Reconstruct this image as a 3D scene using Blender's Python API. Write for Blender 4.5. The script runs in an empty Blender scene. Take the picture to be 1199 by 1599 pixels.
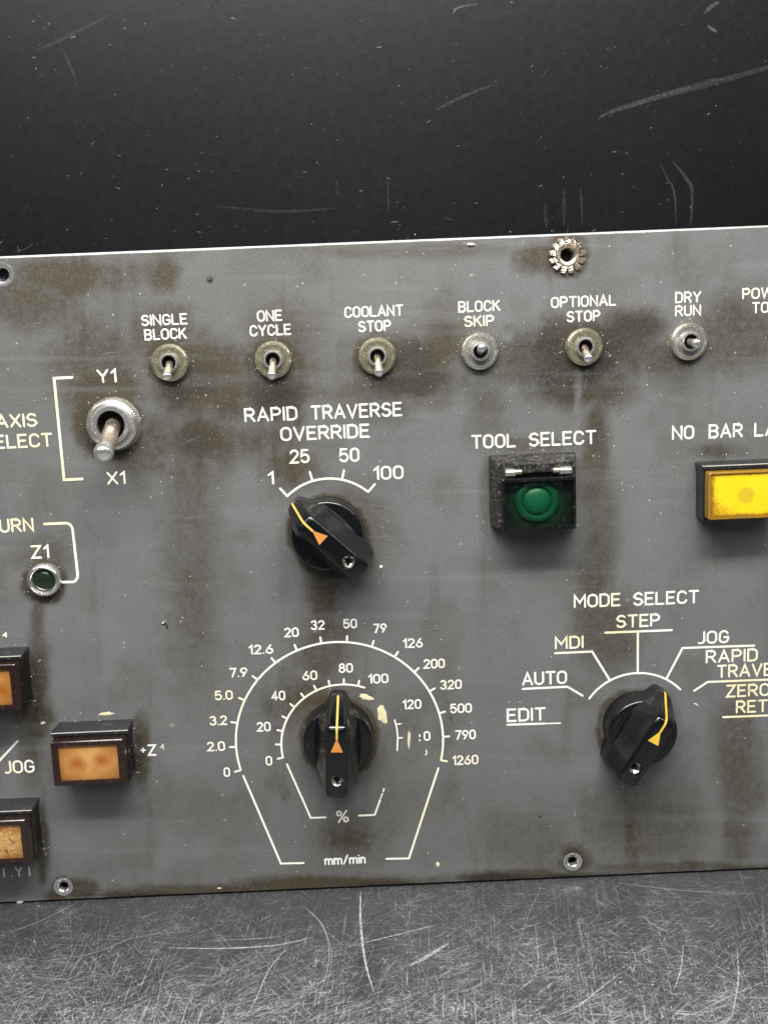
import bpy, bmesh, math, random
import numpy as np
from mathutils import Matrix, Vector

random.seed(7); rng = np.random.default_rng(11)
S = bpy.context.scene
MM = 0.001
R = math.radians

# ------------------------------------------------------------------ camera
# panel frame in mm: u right, v up from the plate's lower edge, w out of the plate
F, D, V0 = 1600.0, 348.3, 197.6
RHO, TH, PSI = R(2.361), R(9.494), R(-0.4175)
LEAN, THICK = R(8.0), 3.0
Rz = np.array([[math.cos(RHO), math.sin(RHO), 0], [-math.sin(RHO), math.cos(RHO), 0], [0, 0, 1]])
Rx = np.array([[1, 0, 0], [0, math.cos(TH), math.sin(TH)], [0, -math.sin(TH), math.cos(TH)]])
Ry = np.array([[math.cos(PSI), 0, math.sin(PSI)], [0, 1, 0], [-math.sin(PSI), 0, math.cos(PSI)]])
RP = Ry @ Rx @ Rz
B3 = np.array([[1, 0, 0], [0, 0, -1], [0, 1, 0]])
PANEL_M = Matrix.Translation((0, 0, THICK * MM * math.sin(LEAN))) @ Matrix.Rotation(-LEAN, 4, 'X')
CB = B3 @ RP; cl = B3 @ np.array([0, V0, D]) * MM
cam_local = Matrix([[*CB[0], cl[0]], [*CB[1], cl[1]], [*CB[2], cl[2]], [0, 0, 0, 1]])
cam_d = bpy.data.cameras.new('camera'); cam = bpy.data.objects.new('camera', cam_d)
S.collection.objects.link(cam)
cam.matrix_world = PANEL_M @ cam_local
cam_d.sensor_fit = 'VERTICAL'; cam_d.sensor_height = 36.0; cam_d.lens = 36.0 * F / 1599.0
cam_d.clip_start = 0.01; cam_d.clip_end = 20
cam_d.dof.use_dof = True; cam_d.dof.focus_distance = 0.338; cam_d.dof.aperture_fstop = 20
S.camera = cam

def rays(px, py):
    d = np.array([px - 599.5, 799.5 - py, -F]); return RP @ d
def PX(px, py, w=0.0):                      # photo pixel -> (u, v) on the plane w of the panel
    d = rays(px, py); t = (D - w) / -d[2]
    return np.array([d[0] * t, d[1] * t + V0])
def to_world_ray(px, py):
    d = Vector(B3 @ rays(px, py)); return cam.matrix_world.translation.copy(), PANEL_M.to_3x3() @ d
def on_table(px, py):
    o, d = to_world_ray(px, py); t = -o.z / d.z; p = o + d * t; return p.x, p.y
def proj(u, v, w=0.0):                      # panel mm -> photo pixel (numpy)
    P = np.stack([u, v - V0, np.full_like(u, w - D)], -1) @ RP
    return 599.5 + F * P[..., 0] / -P[..., 2], 799.5 - F * P[..., 1] / -P[..., 2]

# ------------------------------------------------------------------ light
W = bpy.data.worlds.new('World'); S.world = W; W.use_nodes = True
W.node_tree.nodes['Background'].inputs[0].default_value = (0.80, 0.90, 1.0, 1)
W.node_tree.nodes['Background'].inputs[1].default_value = 0.06
def area(name, loc, target, sx, sy, power, col):
    l = bpy.data.lights.new(name, 'AREA'); l.shape = 'RECTANGLE'; l.size = sx; l.size_y = sy; l.energy = power; l.color = col
    o = bpy.data.objects.new(name, l); S.collection.objects.link(o); o.location = loc
    o.rotation_euler = (Vector(target) - Vector(loc)).to_track_quat('-Z', 'Y').to_euler(); return o
area('workbench_lamp', (-0.02, -0.265, 0.66), (0, -0.02, 0.10), 0.55, 0.13, 6.4, (1.0, 0.98, 0.94))
area('tube_lamp', (0.0, -0.33, 0.72), (0, -0.02, 0.12), 1.9, 0.045, 7.0, (1.0, 0.985, 0.96))
area('ceiling_lamp', (-0.20, -1.25, 1.15), (0, 0, 0.15), 0.9, 0.35, 5.5, (0.90, 0.96, 1.0))
S.view_settings.view_transform = 'Standard'; S.view_settings.look = 'None'
S.view_settings.exposure = 0.0; S.view_settings.gamma = 1.0; S.view_settings.use_curve_mapping = False
S.render.resolution_x = 767; S.render.resolution_y = 1024
S.render.engine = 'CYCLES'; S.cycles.transparent_max_bounces = 24

# ------------------------------------------------------------------ materials
class NT:
    def __init__(s, name):
        s.m = bpy.data.materials.new(name); s.m.use_nodes = True; s.t = s.m.node_tree; s.b = s.t.nodes['Principled BSDF']
        s.out = s.t.nodes['Material Output']
    def n(s, typ, **kw):
        n = s.t.nodes.new(typ)
        for k, v in kw.items(): setattr(n, k, v)
        return n
    def link(s, a, b): s.t.links.new(a, b)
    def set(s, n, i, v):
        if hasattr(v, 'links'): s.link(v, n.inputs[i])
        else: n.inputs[i].default_value = v
    def coord(s, scale=(1, 1, 1), out='Object'):
        tc = s.n('ShaderNodeTexCoord'); mp = s.n('ShaderNodeMapping'); s.link(tc.outputs[out], mp.inputs[0])
        mp.inputs['Scale'].default_value = scale; return mp.outputs[0]
    def noise(s, scale, detail=4, rough=0.55, vec=None, dist=0.0):
        n = s.n('ShaderNodeTexNoise'); n.inputs['Scale'].default_value = scale; n.inputs['Detail'].default_value = detail
        n.inputs['Roughness'].default_value = rough; n.inputs['Distortion'].default_value = dist
        s.link(vec if vec is not None else s.coord(), n.inputs['Vector']); return n.outputs[0]
    def vor(s, scale, vec=None, feature='F1'):
        n = s.n('ShaderNodeTexVoronoi', feature=feature); n.inputs['Scale'].default_value = scale
        s.link(vec if vec is not None else s.coord(), n.inputs['Vector']); return n
    def ramp(s, x, lo, hi, a=0.0, b=1.0):
        n = s.n('ShaderNodeMapRange'); s.set(n, 0, x); s.set(n, 1, lo); s.set(n, 2, hi); s.set(n, 3, a); s.set(n, 4, b); return n.outputs[0]
    def math(s, op, a, b=0.0):
        n = s.n('ShaderNodeMath', operation=op); s.set(n, 0, a); s.set(n, 1, b); return n.outputs[0]
    def mix(s, f, a, b):
        n = s.n('ShaderNodeMix', data_type='RGBA'); s.set(n, 0, f)
        for i, v in ((6, a), (7, b)):
            s.set(n, i, v if hasattr(v, 'links') else (*v, 1))
        return n.outputs[2]
    def attr(s, name):
        a = s.n('ShaderNodeAttribute'); a.attribute_name = name
        sp = s.n('ShaderNodeSeparateColor'); s.link(a.outputs['Color'], sp.inputs[0]); return sp.outputs
    def bump(s, h, strength=0.2, dist=0.0002):
        n = s.n('ShaderNodeBump'); n.inputs['Strength'].default_value = strength; n.inputs['Distance'].default_value = dist
        s.link(h, n.inputs['Height']); s.link(n.outputs[0], s.b.inputs['Normal'])
    def P(s, **kw):
        for k, v in kw.items():
            k = {'col': 'Base Color', 'rough': 'Roughness', 'metal': 'Metallic', 'spec': 'Specular IOR Level', 'coat': 'Coat Weight',
                 'coatr': 'Coat Roughness', 'alpha': 'Alpha', 'trans': 'Transmission Weight', 'sss': 'Subsurface Weight'}.get(k, k)
            if not hasattr(v, 'links') and k == 'Base Color': v = (*v, 1)
            s.set(s.b, k, v)
        return s.m

def metal(name, col, dirt, rough=0.3, amount=0.5, scale=400, dirtm=0.0, m0=.9):
    t = NT(name); n = t.noise(scale, 5, .65); f = t.ramp(n, .48 - (1 - amount) * .3, .63 - (1 - amount) * .3, 1.0, 0.0)
    n2 = t.noise(scale * 3, 3)
    t.bump(n2, .10, .0001)
    return t.P(col=t.mix(f, col, dirt), metal=t.ramp(f, 0, 1, m0, dirtm * .6), rough=t.ramp(f, 0, 1, rough, .75))

def plastic(name, col, dust, rough=0.28, amount=.25, spec=.5, scale=300):
    t = NT(name); n = t.noise(scale, 6, .7); f = t.ramp(n, .62 - amount * .2, .85 - amount * .2)
    sp = t.vor(1500); sp2 = t.math('LESS_THAN', sp.outputs['Distance'], .16)
    c = t.n('ShaderNodeSeparateColor'); t.link(sp.outputs['Color'], c.inputs[0])
    sp3 = t.math('MULTIPLY', sp2, t.math('GREATER_THAN', c.outputs[0], .90))
    f2 = t.math('MAXIMUM', t.math('MULTIPLY', f, .5), t.math('MULTIPLY', sp3, .55))
    n3 = t.noise(1800, 3); t.bump(n3, .06, .0001)
    return t.P(col=t.mix(f2, col, dust), rough=t.math('ADD', t.ramp(n, .35, .75, rough * .8, rough * 1.35), t.math('MULTIPLY', f2, .4)), spec=spec)

def mat_plate():
    t = NT('painted_plate'); a = t.attr('grime')
    vec = t.coord()
    n1 = t.noise(45, 5, .6, vec); n2 = t.noise(420, 5, .7, vec); brushed = t.noise(60, 4, .7, t.coord((6, 1, 95)))
    base = t.mix(t.ramp(n1, .3, .7), (.106, .110, .112), (.136, .140, .141))
    base = t.mix(t.ramp(brushed, .35, .75, 0, .34), base, (.20, .20, .19))
    br = t.math('MULTIPLY', a[0], t.ramp(n2, .28, .66, .62, 1.25))
    base = t.mix(t.ramp(br, 0.02, .92, 0, .94), base, (.040, .028, .0115))
    dk = t.math('MULTIPLY', a[1], t.ramp(t.noise(700, 5, .7, vec), .3, .65, .3, 1.3))
    base = t.mix(t.ramp(dk, .1, 1.0, 0, .92), base, (.014, .011, .007))
    base = t.mix(t.math('MULTIPLY', a[2], t.ramp(n2, .3, .7, .3, 1.0)), base, (.20, .205, .205))
    gr = t.noise(1700, 3, .8, vec); base = t.mix(t.ramp(gr, .5, .72, 0, .30), base, (.24, .235, .22)); base = t.mix(t.ramp(gr, .5, .30, 0, .38), base, (.035, .034, .030))
    v = t.vor(520, vec); c = t.n('ShaderNodeSeparateColor'); t.link(v.outputs['Color'], c.inputs[0])
    dot = t.math('MULTIPLY', t.math('LESS_THAN', v.outputs['Distance'], t.ramp(c.outputs[1], 0, 1, .05, .19)), t.math('GREATER_THAN', c.outputs[0], .93))
    base = t.mix(t.math('MULTIPLY', dot, .55), base, (.42, .41, .36))
    rough = t.math('ADD', t.ramp(n2, .3, .7, .42, .56), t.math('MULTIPLY', a[0], .05))
    hgt = t.math('ADD', t.math('MULTIPLY', brushed, .5), t.math('ADD', n2, t.math('MULTIPLY', br, .8)))
    t.bump(hgt, .22, .00012)
    return t.P(col=base, rough=rough, spec=.42)

def mat_letter():
    t = NT('engraved_fill'); tc = t.n('ShaderNodeNewGeometry'); n = t.noise(26, 3, .6, tc.outputs['Position']); n2 = t.noise(900, 4, .7, tc.outputs['Position'])
    c = t.mix(t.ramp(n, .42, .66), (.88, .87, .82), (.84, .72, .42))
    c = t.mix(t.ramp(n2, .64, .78, 0, .5), c, (.30, .25, .15))
    return t.P(col=c, rough=.6)

def mat_surface(name, a, b, rough0, rough1, spec=.5, fine=0.0, mott=.25):
    t = NT(name); n = t.noise(14, 4, .55); n2 = t.noise(300, 6, .75); n3 = t.noise(1100, 4, .75)
    c = t.mix(t.ramp(n, .35, .68), a, b)
    c = t.mix(t.ramp(n2, .52, .80, 0, mott), c, tuple(min(1, x * 2.5) for x in b))
    h = t.math('ADD', n2, n3)
    if fine:                                 # hairline scratches; the ramp paints the table's front glare into their colour
        sx_ = t.n('ShaderNodeSeparateXYZ'); t.link(t.coord(), sx_.inputs[0]); front_glare = t.ramp(t.math('ADD', sx_.outputs[1], t.math('MULTIPLY', t.noise(25, 4), .04)), .012, -.105, .24, 1.8)
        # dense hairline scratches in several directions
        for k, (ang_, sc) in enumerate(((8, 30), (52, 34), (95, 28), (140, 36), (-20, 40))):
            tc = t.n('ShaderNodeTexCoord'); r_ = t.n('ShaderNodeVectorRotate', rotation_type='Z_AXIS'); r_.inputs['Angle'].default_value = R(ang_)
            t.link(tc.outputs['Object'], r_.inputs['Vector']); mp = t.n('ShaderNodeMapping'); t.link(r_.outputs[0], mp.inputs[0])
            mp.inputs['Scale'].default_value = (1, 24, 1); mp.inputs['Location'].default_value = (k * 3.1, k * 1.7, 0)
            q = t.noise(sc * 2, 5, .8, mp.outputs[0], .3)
            patchy = t.math('MULTIPLY', t.ramp(t.noise(30 + 7 * k, 4, .7), .38, .62), front_glare)
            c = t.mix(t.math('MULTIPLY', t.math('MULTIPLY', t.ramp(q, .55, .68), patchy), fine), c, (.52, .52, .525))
    t.bump(h, .15, .0001)
    return t.P(col=c, rough=t.ramp(n2, .3, .7, rough0, rough1), spec=spec)

def mat_scratch(name, col):
    t = NT(name); a = t.attr('grime'); tc = t.n('ShaderNodeNewGeometry')
    n = t.noise(900, 4, .7, tc.outputs['Position'])
    return t.P(col=col, rough=.55, spec=.5, alpha=t.math('MULTIPLY', a[0], t.ramp(n, .32, .62, .1, 1.0)))

def glass_cover(name, tint, dust=.22):
    t = NT(name); tr = t.n('ShaderNodeBsdfTransparent'); tr.inputs[0].default_value = (*tint, 1)
    gl = t.n('ShaderNodeBsdfGlossy'); n = t.noise(500, 5, .7); t.link(t.ramp(n, .3, .7, .05, .35), gl.inputs['Roughness'])
    gl.inputs[0].default_value = (.8, .8, .8, 1)
    lw_ = t.n('ShaderNodeLayerWeight'); lw_.inputs[0].default_value = .5; fr_ = t.ramp(t.math('POWER', lw_.outputs['Facing'], 4.0), 0, 1, .035, .9)
    mx = t.n('ShaderNodeMixShader'); t.link(fr_, mx.inputs[0]); t.link(tr.outputs[0], mx.inputs[1]); t.link(gl.outputs[0], mx.inputs[2])
    df = t.n('ShaderNodeBsdfDiffuse'); df.inputs[0].default_value = (.35, .31, .24, 1)
    m2 = t.n('ShaderNodeMixShader'); t.link(t.ramp(n, .60, .88, 0.0, dust), m2.inputs[0]); t.link(mx.outputs[0], m2.inputs[1]); t.link(df.outputs[0], m2.inputs[2])
    t.link(m2.outputs[0], t.out.inputs[0]); return t.m

def radial(t, cx, cz, sx, sz, vec=None):
    tc = t.n('ShaderNodeTexCoord'); mp = t.n('ShaderNodeMapping'); t.link(tc.outputs['Object'], mp.inputs[0])
    mp.inputs['Location'].default_value = (-cx * MM / (sx * MM), 0, -cz * MM / (sz * MM)); mp.inputs['Scale'].default_value = (1 / (sx * MM), 0, 1 / (sz * MM))
    l = t.n('ShaderNodeVectorMath', operation='LENGTH'); t.link(mp.outputs[0], l.inputs[0]); return l.outputs['Value']

def mat_amber(name, spots, blotchy):
    t = NT(name); c = t.mix(t.ramp(t.noise(220, 4, .6), .3, .7), (.62, .32, .085), (.78, .47, .17))
    edge = t.math('ADD', radial(t, 0, 0, 10.2, 6.4), t.math('MULTIPLY', t.noise(350, 4), .35))
    c = t.mix(t.ramp(radial(t, 0.3, 1.2, 7.0, 4.5), .1, 1.1, .75, 0), c, (.98, .74, .36))
    for cx, cz, sx, sz in spots:
        c = t.mix(t.ramp(t.math('ADD', radial(t, cx, cz, sx, sz), t.math('MULTIPLY', t.noise(300, 4), .5)), .45, 1.3, .9, 0), c, (.52, .17, .015))
    if blotchy:
        c = t.mix(t.ramp(t.noise(380, 5, .8, None, 2.0), .48, .53), c, (.86, .66, .36)); c = t.mix(t.ramp(t.noise(520, 4, .8, None, 1.6), .56, .61), c, (.26, .075, .02))
    c = t.mix(t.ramp(edge, .95, 1.55, 0, .8), c, (.30, .13, .03))
    return t.P(col=c, rough=.35)

def mat_yellow():
    t = NT('yellow_lens'); c = t.mix(t.ramp(t.noise(120, 4), .3, .7), (.92, .70, .01), (.98, .80, .03))
    c = t.mix(t.math('LESS_THAN', radial(t, 0.2, -.1, 2.7, 2.7), 1.0), c, (.70, .55, .03))
    ex = t.math('MAXIMUM', radial(t, 0, 0, 11.3, 1e5), radial(t, 0, 0, 1e5, 6.9))
    e = t.math('ADD', t.math('POWER', ex, 3.0), t.math('MULTIPLY', t.noise(600, 6, .85), 1.1))
    e2 = t.math('ADD', radial(t, 4.5, 3, 15.5, 10.0), t.math('MULTIPLY', t.noise(1000, 5, .85), 1.3))
    c = t.mix(t.ramp(e2, 1.55, 1.9, 0, .8), c, (.42, .20, .015))
    c = t.mix(t.ramp(e, 1.2, 1.6, 0, .9), c, (.24, .11, .012))
    return t.P(col=c, rough=.4)

def mat_green(name, a, b, r0, r1, rad):
    t = NT(name); return t.P(col=t.mix(t.ramp(radial(t, 0, 0, rad, rad), r0, r1), a, b), rough=.4)

M = {
 'plate': mat_plate(), 'edge': metal('bare_edge', (.93, .92, .90), (.60, .57, .52), .55, .12, 600, .5), 'letter': mat_letter(),
 'steel': metal('plated_steel', (.66, .64, .57), (.13, .105, .06), .22, .34, 600, .5, .86),
 'olive': metal('passivated_steel', (.52, .48, .34), (.10, .078, .042), .24, .38, 600, .5, .86),
 'bright': metal('bright_steel', (.90, .89, .87), (.48, .40, .30), .20, .20, 600, .7, .88),
 'lever': metal('worn_lever', (.70, .62, .50), (.24, .15, .075), .26, .46, 500, .3),
 'rust': metal('rusty_steel', (.66, .57, .46), (.24, .135, .065), .26, .50, 500, .3),
 'chrome': metal('chrome', (.78, .76, .72), (.30, .25, .17), .16, .25, 500, .4),
 'hole': NT('dark_hole_and_gap').P(col=(.006, .006, .006), rough=.8),
 'knob': plastic('black_knob', (.0045, .0047, .0052), (.10, .095, .085), .17, .02, .6, 260),
 'black': plastic('black_housing', (.006, .006, .0065), (.20, .18, .15), .24, .12, .55, 420),
 'dusty': plastic('dusty_housing', (.012, .012, .012), (.30, .28, .24), .38, .66, .5, 900),
 'slate': plastic('slate_ledge', (.016, .017, .020), (.34, .32, .29), .26, .16, .8, 1100),
 'redbrown': plastic('amber_cap', (.020, .0085, .006), (.24, .14, .08), .20, .12, .6, 420),
 'ochre': plastic('yellow_cap', (.30, .16, .016), (.10, .05, .012), .3, .8, .5, 700),
 'yellowmark': plastic('yellow_paint', (.66, .44, .10), (.45, .22, .05), .5, .6, .3, 500),
 'goldmark': plastic('golden_paint', (.74, .46, .045), (.5, .3, .05), .5, .5, .3, 500),
 'orangemark': plastic('orange_paint', (.60, .25, .055), (.40, .11, .03), .5, .9, .3, 900),
 'green': mat_green('green_lens', (.002, .105, .042), (.003, .055, .022), .6, 1.0, 7.6), 'greenlight': mat_green('green_centre', (.002, .150, .062), (.002, .11, .045), .2, 1.0, 4.7),
 'greendark': mat_green('green_reflector', (.003, .050, .020), (.006, .010, .006), .7, 1.25, 8.2),
 'lamp': NT('dark_green_lens').P(col=(.010, .022, .008), rough=.12, coat=.5),
 'clear': glass_cover('clear_cover', (.92, .88, .82)), 'smoky': glass_cover('smoky_cover', (.80, .86, .82), .05),
 'amber1': mat_amber('amber_lens', [(-4.0, -.5, 4.0, 3.8), (4.2, .7, 4.6, 3.6)], False),
 'amber2': mat_amber('amber_lens_b', [(7, -1.0, 5.0, 4.0), (-3, 0, 4, 4)], False),
 'amber3': mat_amber('amber_lens_flaked', [(2, 4.5, 9, 3)], True), 'yellow': mat_yellow(),
 'cream': plastic('cream_chip', (.70, .64, .42), (.42, .27, .07), .6, .75, .3, 700),
 'dustw': plastic('pale_dust', (.52, .50, .45), (.35, .30, .22), .7, .4, .3, 900),
 'chip': plastic('dark_chip', (.03, .028, .025), (.3, .28, .25), .5, .7, .4, 900),
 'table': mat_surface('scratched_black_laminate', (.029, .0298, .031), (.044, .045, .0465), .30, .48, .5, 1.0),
 'back': mat_surface('black_board', (.0030, .0038, .0046), (.0042, .0050, .0058), .29, .35, .34, 0, .10),
 'scratch': mat_scratch('scratch_mark', (.62, .62, .63)), 'scuff': mat_scratch('pale_scuff', (.30, .30, .29)),
}

# ------------------------------------------------------------------ mesh helpers
def obj(name, verts, faces, mat, parent=None, loc=(0, 0, 0), smooth=None, scale=MM):
    me = bpy.data.meshes.new(name); me.from_pydata([tuple(float(c) * scale for c in v) for v in verts], [], faces); me.update()
    if isinstance(mat, str): mat = M[mat]
    me.materials.append(mat)
    if smooth is not None:
        me.polygons.foreach_set('use_smooth', [True] * len(me.polygons)); me.set_sharp_from_angle(angle=R(smooth))
    o = bpy.data.objects.new(name, me); S.collection.objects.link(o); o.parent = parent; o.location = [c * MM for c in loc]
    return o
def lathe(prof, n=48, mod=None):            # profile (r, w); axis along the panel normal
    vs, fs = [], []
    for i, (r, w) in enumerate(prof):
        for k in range(n):
            a = 2 * math.pi * k / n; rr = r + (mod(i, k) if mod else 0)
            vs.append((rr * math.cos(a), -w, rr * math.sin(a)))
    for i in range(len(prof) - 1):
        for k in range(n):
            k2 = (k + 1) % n; fs.append((i * n + k, i * n + k2, (i + 1) * n + k2, (i + 1) * n + k))
    if prof[-1][0] > 1e-6: fs.append(tuple((len(prof) - 1) * n + k for k in range(n)))
    return vs, fs
def loft(secs, close_start=True, close_end=True):
    n = len(secs[0]); vs = [p for s in secs for p in s]; fs = []
    for i in range(len(secs) - 1):
        for k in range(n):
            k2 = (k + 1) % n; fs.append((i * n + k, i * n + k2, (i + 1) * n + k2, (i + 1) * n + k))
    if close_start: fs.append(tuple(range(n))[::-1])
    if close_end: fs.append(tuple((len(secs) - 1) * n + k for k in range(n)))
    return vs, fs
def rrect(wd, ht, r, w, cx=0, cz=0, q=4):
    pts = []
    for sx, sz, a0 in ((1, 1, 0), (-1, 1, 90), (-1, -1, 180), (1, -1, 270)):
        for k in range(q + 1):
            a = R(a0 + 90 * k / q); pts.append((cx + sx * (wd / 2 - r) + r * math.cos(a), -w, cz + sz * (ht / 2 - r) + r * math.sin(a)))
    return pts
def merge(*parts):
    vs, fs = [], []
    for v, f in parts:
        o = len(vs); vs += list(v); fs += [tuple(i + o for i in p) for p in f]
    return vs, fs
def tube_between(p0, p1, radii, n=20, caps=True):    # (u,v,w) mm points, radii along [(t, r)]
    a = Vector((p0[0], -p0[2], p0[1])); b = Vector((p1[0], -p1[2], p1[1])); d = (b - a).normalized()
    x = d.orthogonal().normalized(); y = d.cross(x); secs = []
    for t, r in radii:
        c = a.lerp(b, t); secs.append([tuple(c + x * r * math.cos(2 * math.pi * k / n) + y * r * math.sin(2 * math.pi * k / n)) for k in range(n)])
    return loft(secs)
def fixn(o):
    bm = bmesh.new(); bm.from_mesh(o.data); bmesh.ops.recalc_face_normals(bm, faces=bm.faces); bm.to_mesh(o.data); bm.free(); return o

def ribbon(pts, width, h, closed=False, caps=True, taper=None):
    """flat mitred stroke in the u-v plane at height h -> verts (u,-h,v), faces"""
    P = [np.array(p, float) for p in pts]; n = len(P); hw = width / 2; Lf, Rt = [], []
    for i in range(n):
        a = P[i - 1] if (i > 0 or closed) else None; c = P[(i + 1) % n] if (i < n - 1 or closed) else None
        t1 = (P[i] - a) if a is not None else (c - P[i]); t2 = (c - P[i]) if c is not None else t1
        t1 = t1 / (np.linalg.norm(t1) + 1e-9); t2 = t2 / (np.linalg.norm(t2) + 1e-9)
        n1 = np.array([-t1[1], t1[0]]); n2 = np.array([-t2[1], t2[0]]); m = n1 + n2; l = np.linalg.norm(m)
        m = n1 if l < 1e-6 else m / l; k = 1 / max(.45, float(m @ n1)); s = hw * (taper[i] if taper is not None else 1)
        Lf.append(P[i] + m * s * k); Rt.append(P[i] - m * s * k)
    vs = [(p[0], -h, p[1]) for p in Lf + Rt]; fs = []
    for i in range(n if closed else n - 1):
        j = (i + 1) % n; fs.append((n + i, n + j, j, i))
    if caps and not closed:
        for end in (0, n - 1):
            t = (P[0] - P[1]) if end == 0 else (P[-1] - P[-2]); a0 = math.atan2(t[1], t[0]); s = hw * (taper[end] if taper is not None else 1)
            b = len(vs); q = 5
            for k in range(1, q):
                a = a0 + math.pi / 2 - math.pi * k / q; vs.append((P[end][0] + s * math.cos(a), -h, P[end][1] + s * math.sin(a)))
            mid = list(range(b, b + q - 1))
            fs.append(tuple([end] + mid + [n + end]) if end else tuple(([n + end] + mid[::-1] + [end])[::-1]))
    return vs, fs

# ------------------------------------------------------------------ stroke lettering
def arc(cx, cy, rx, ry, a0, a1, n=10):
    return [(cx + rx * math.cos(R(a0 + (a1 - a0) * k / n)), cy + ry * math.sin(R(a0 + (a1 - a0) * k / n))) for k in range(n + 1)]
def oval(w=.6, r=None):
    r = w / 2; return ('c', arc(r, 1 - r, r, r, 0, 180) + arc(r, r, r, r, 180, 360))
G = {}
G['A'] = (.66, [[(0, 0), (.33, 1), (.66, 0)], [(.11, .32), (.55, .32)]])
G['B'] = (.58, [[(0, .52), (0, 1), (.30, 1)] + arc(.31, .765, .235, .235, 90, -90) + [(0, .53)], [(0, .53), (0, 0), (.31, 0)] + arc(.31, .265, .265, .265, -90, 90) + [(.2, .53)]])
G['C'] = (.58, [arc(.3, .7, .28, .30, 15, 180) + arc(.3, .3, .30, .30, 180, 345)])
G['D'] = (.58, [('c', [(0, 0), (0, 1), (.28, 1)] + arc(.28, .70, .30, .30, 90, 0) + arc(.28, .30, .30, .30, 0, -90))])
G['E'] = (.52, [[(.52, 1), (0, 1), (0, 0), (.52, 0)], [(0, .52), (.44, .52)]])
G['G'] = (.60, [arc(.3, .7, .28, .30, 15, 180) + arc(.3, .3, .30, .30, 180, 360) + [(.60, .46), (.34, .46)]])
G['I'] = (.0, [[(0, 0), (0, 1)]])
G['J'] = (.46, [[(.46, 1), (.46, .26)] + arc(.21, .26, .25, .26, 0, -120)])
G['K'] = (.58, [[(0, 0), (0, 1)], [(.55, 1), (0, .42)], [(.20, .62), (.58, 0)]])
G['L'] = (.50, [[(0, 1), (0, 0), (.50, 0)]])
G['M'] = (.72, [[(0, 0), (0, 1), (.36, .36), (.72, 1), (.72, 0)]])
G['N'] = (.60, [[(0, 0), (0, 1), (.60, 0), (.60, 1)]])
G['O'] = (.60, [oval(.60)])
G['0'] = (.54, [oval(.54)])
G['P'] = (.56, [[(0, 0), (0, 1), (.29, 1)] + arc(.29, .73, .27, .27, 90, -90) + [(0, .46)]])
G['R'] = (.58, [[(0, 0), (0, 1), (.30, 1)] + arc(.30, .74, .26, .26, 90, -90) + [(0, .48)], [(.28, .48), (.58, 0)]])
G['S'] = (.56, [arc(.29, .745, .26, .255, 25, 180, 8) + arc(.29, .745, .26, .235, 180, 255, 4) + arc(.27, .265, .28, .265, 75, 0, 5) + arc(.27, .265, .28, .265, 0, -155, 8)])
G['T'] = (.60, [[(0, 1), (.60, 1)], [(.30, 1), (.30, 0)]])
G['U'] = (.58, [[(0, 1)] + arc(.29, .29, .29, .29, 180, 360) + [(.58, 1)]])
G['V'] = (.64, [[(0, 1), (.32, 0), (.64, 1)]])
G['W'] = (.92, [[(0, 1), (.23, 0), (.46, .95), (.69, 0), (.92, 1)]])
G['X'] = (.60, [[(0, 0), (.60, 1)], [(0, 1), (.60, 0)]])
G['Y'] = (.62, [[(0, 1), (.31, .46), (.62, 1)], [(.31, .46), (.31, 0)]])
G['Z'] = (.56, [[(0, 1), (.56, 1), (0, 0), (.56, 0)]])
G['1'] = (.24, [[(0, .76), (.24, 1), (.24, 0)]])
G['2'] = (.54, [arc(.27, .73, .26, .27, 165, -25, 9) + [(0, 0), (.54, 0)]])
G['3'] = (.52, [arc(.25, .76, .24, .24, 155, -80, 9), arc(.25, .27, .27, .27, 85, -155, 10)])
G['4'] = (.56, [[(.40, 0), (.40, 1), (0, .28), (.56, .28)]])
G['5'] = (.54, [[(.48, 1), (.07, 1), (.02, .52)] + arc(.26, .32, .28, .32, 130, -150, 11)])
G['6'] = (.54, [[(.40, 1), (.06, .45)] + arc(.27, .28, .27, .28, 150, 510, 18)])
G['7'] = (.52, [[(0, 1), (.52, 1), (.18, 0)]])
G['8'] = (.52, [('c', arc(.26, .77, .22, .23, -90, 270, 14)[:-1]), ('c', arc(.26, .27, .26, .27, 90, 450, 14)[:-1])])
G['9'] = (.54, [[(.14, 0), (.48, .55)] + arc(.27, .72, .27, .28, -30, 330, 18)])
G['.'] = (.02, [[(0, 0), (.02, .02)]])
G['+'] = (.50, [[(0, .45), (.50, .45)], [(.25, .2), (.25, .7)]])
G['/'] = (.46, [[(0, -.05), (.46, 1.05)]])
G['%'] = (.74, [[(.1, -.02), (.64, 1.02)], ('c', arc(.16, .78, .14, .2, 0, 360, 12)[:-1]), ('c', arc(.58, .22, .14, .2, 0, 360, 12)[:-1])])
G['m'] = (.80, [[(0, 0), (0, .7)], [(0, .5)] + arc(.2, .5, .2, .2, 180, 0, 6) + [(.4, 0)], [(.4, .5)] + arc(.6, .5, .2, .2, 180, 0, 6) + [(.8, 0)]])
G['n'] = (.42, [[(0, 0), (0, .7)], [(0, .48)] + arc(.21, .48, .21, .22, 180, 0, 6) + [(.42, 0)]])
G['i'] = (.0, [[(0, 0), (0, .7)], [(0, .95), (0, .98)]])
G['¹'] = (.24, [[(.02, .70), (.24, 1), (.24, .55)]])       # worn figure, foot rubbed away
GAP, SPACE = .24, .62
LZ = [0]
def strokes_obj(name, strokes, width, label=None, parent=None):
    parts = []
    for k, s in enumerate(strokes):
        cl_ = isinstance(s, tuple) and s[0] == 'c'; p = s[1] if cl_ else s
        LZ[0] += 1; parts.append(ribbon(p, width, .05 + .004 * (k % 9) + .0007 * (LZ[0] % 5), closed=cl_))
    o = obj(name, *merge(*parts), 'letter', parent or plate)
    if label: o['label'] = label
    return o
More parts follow.
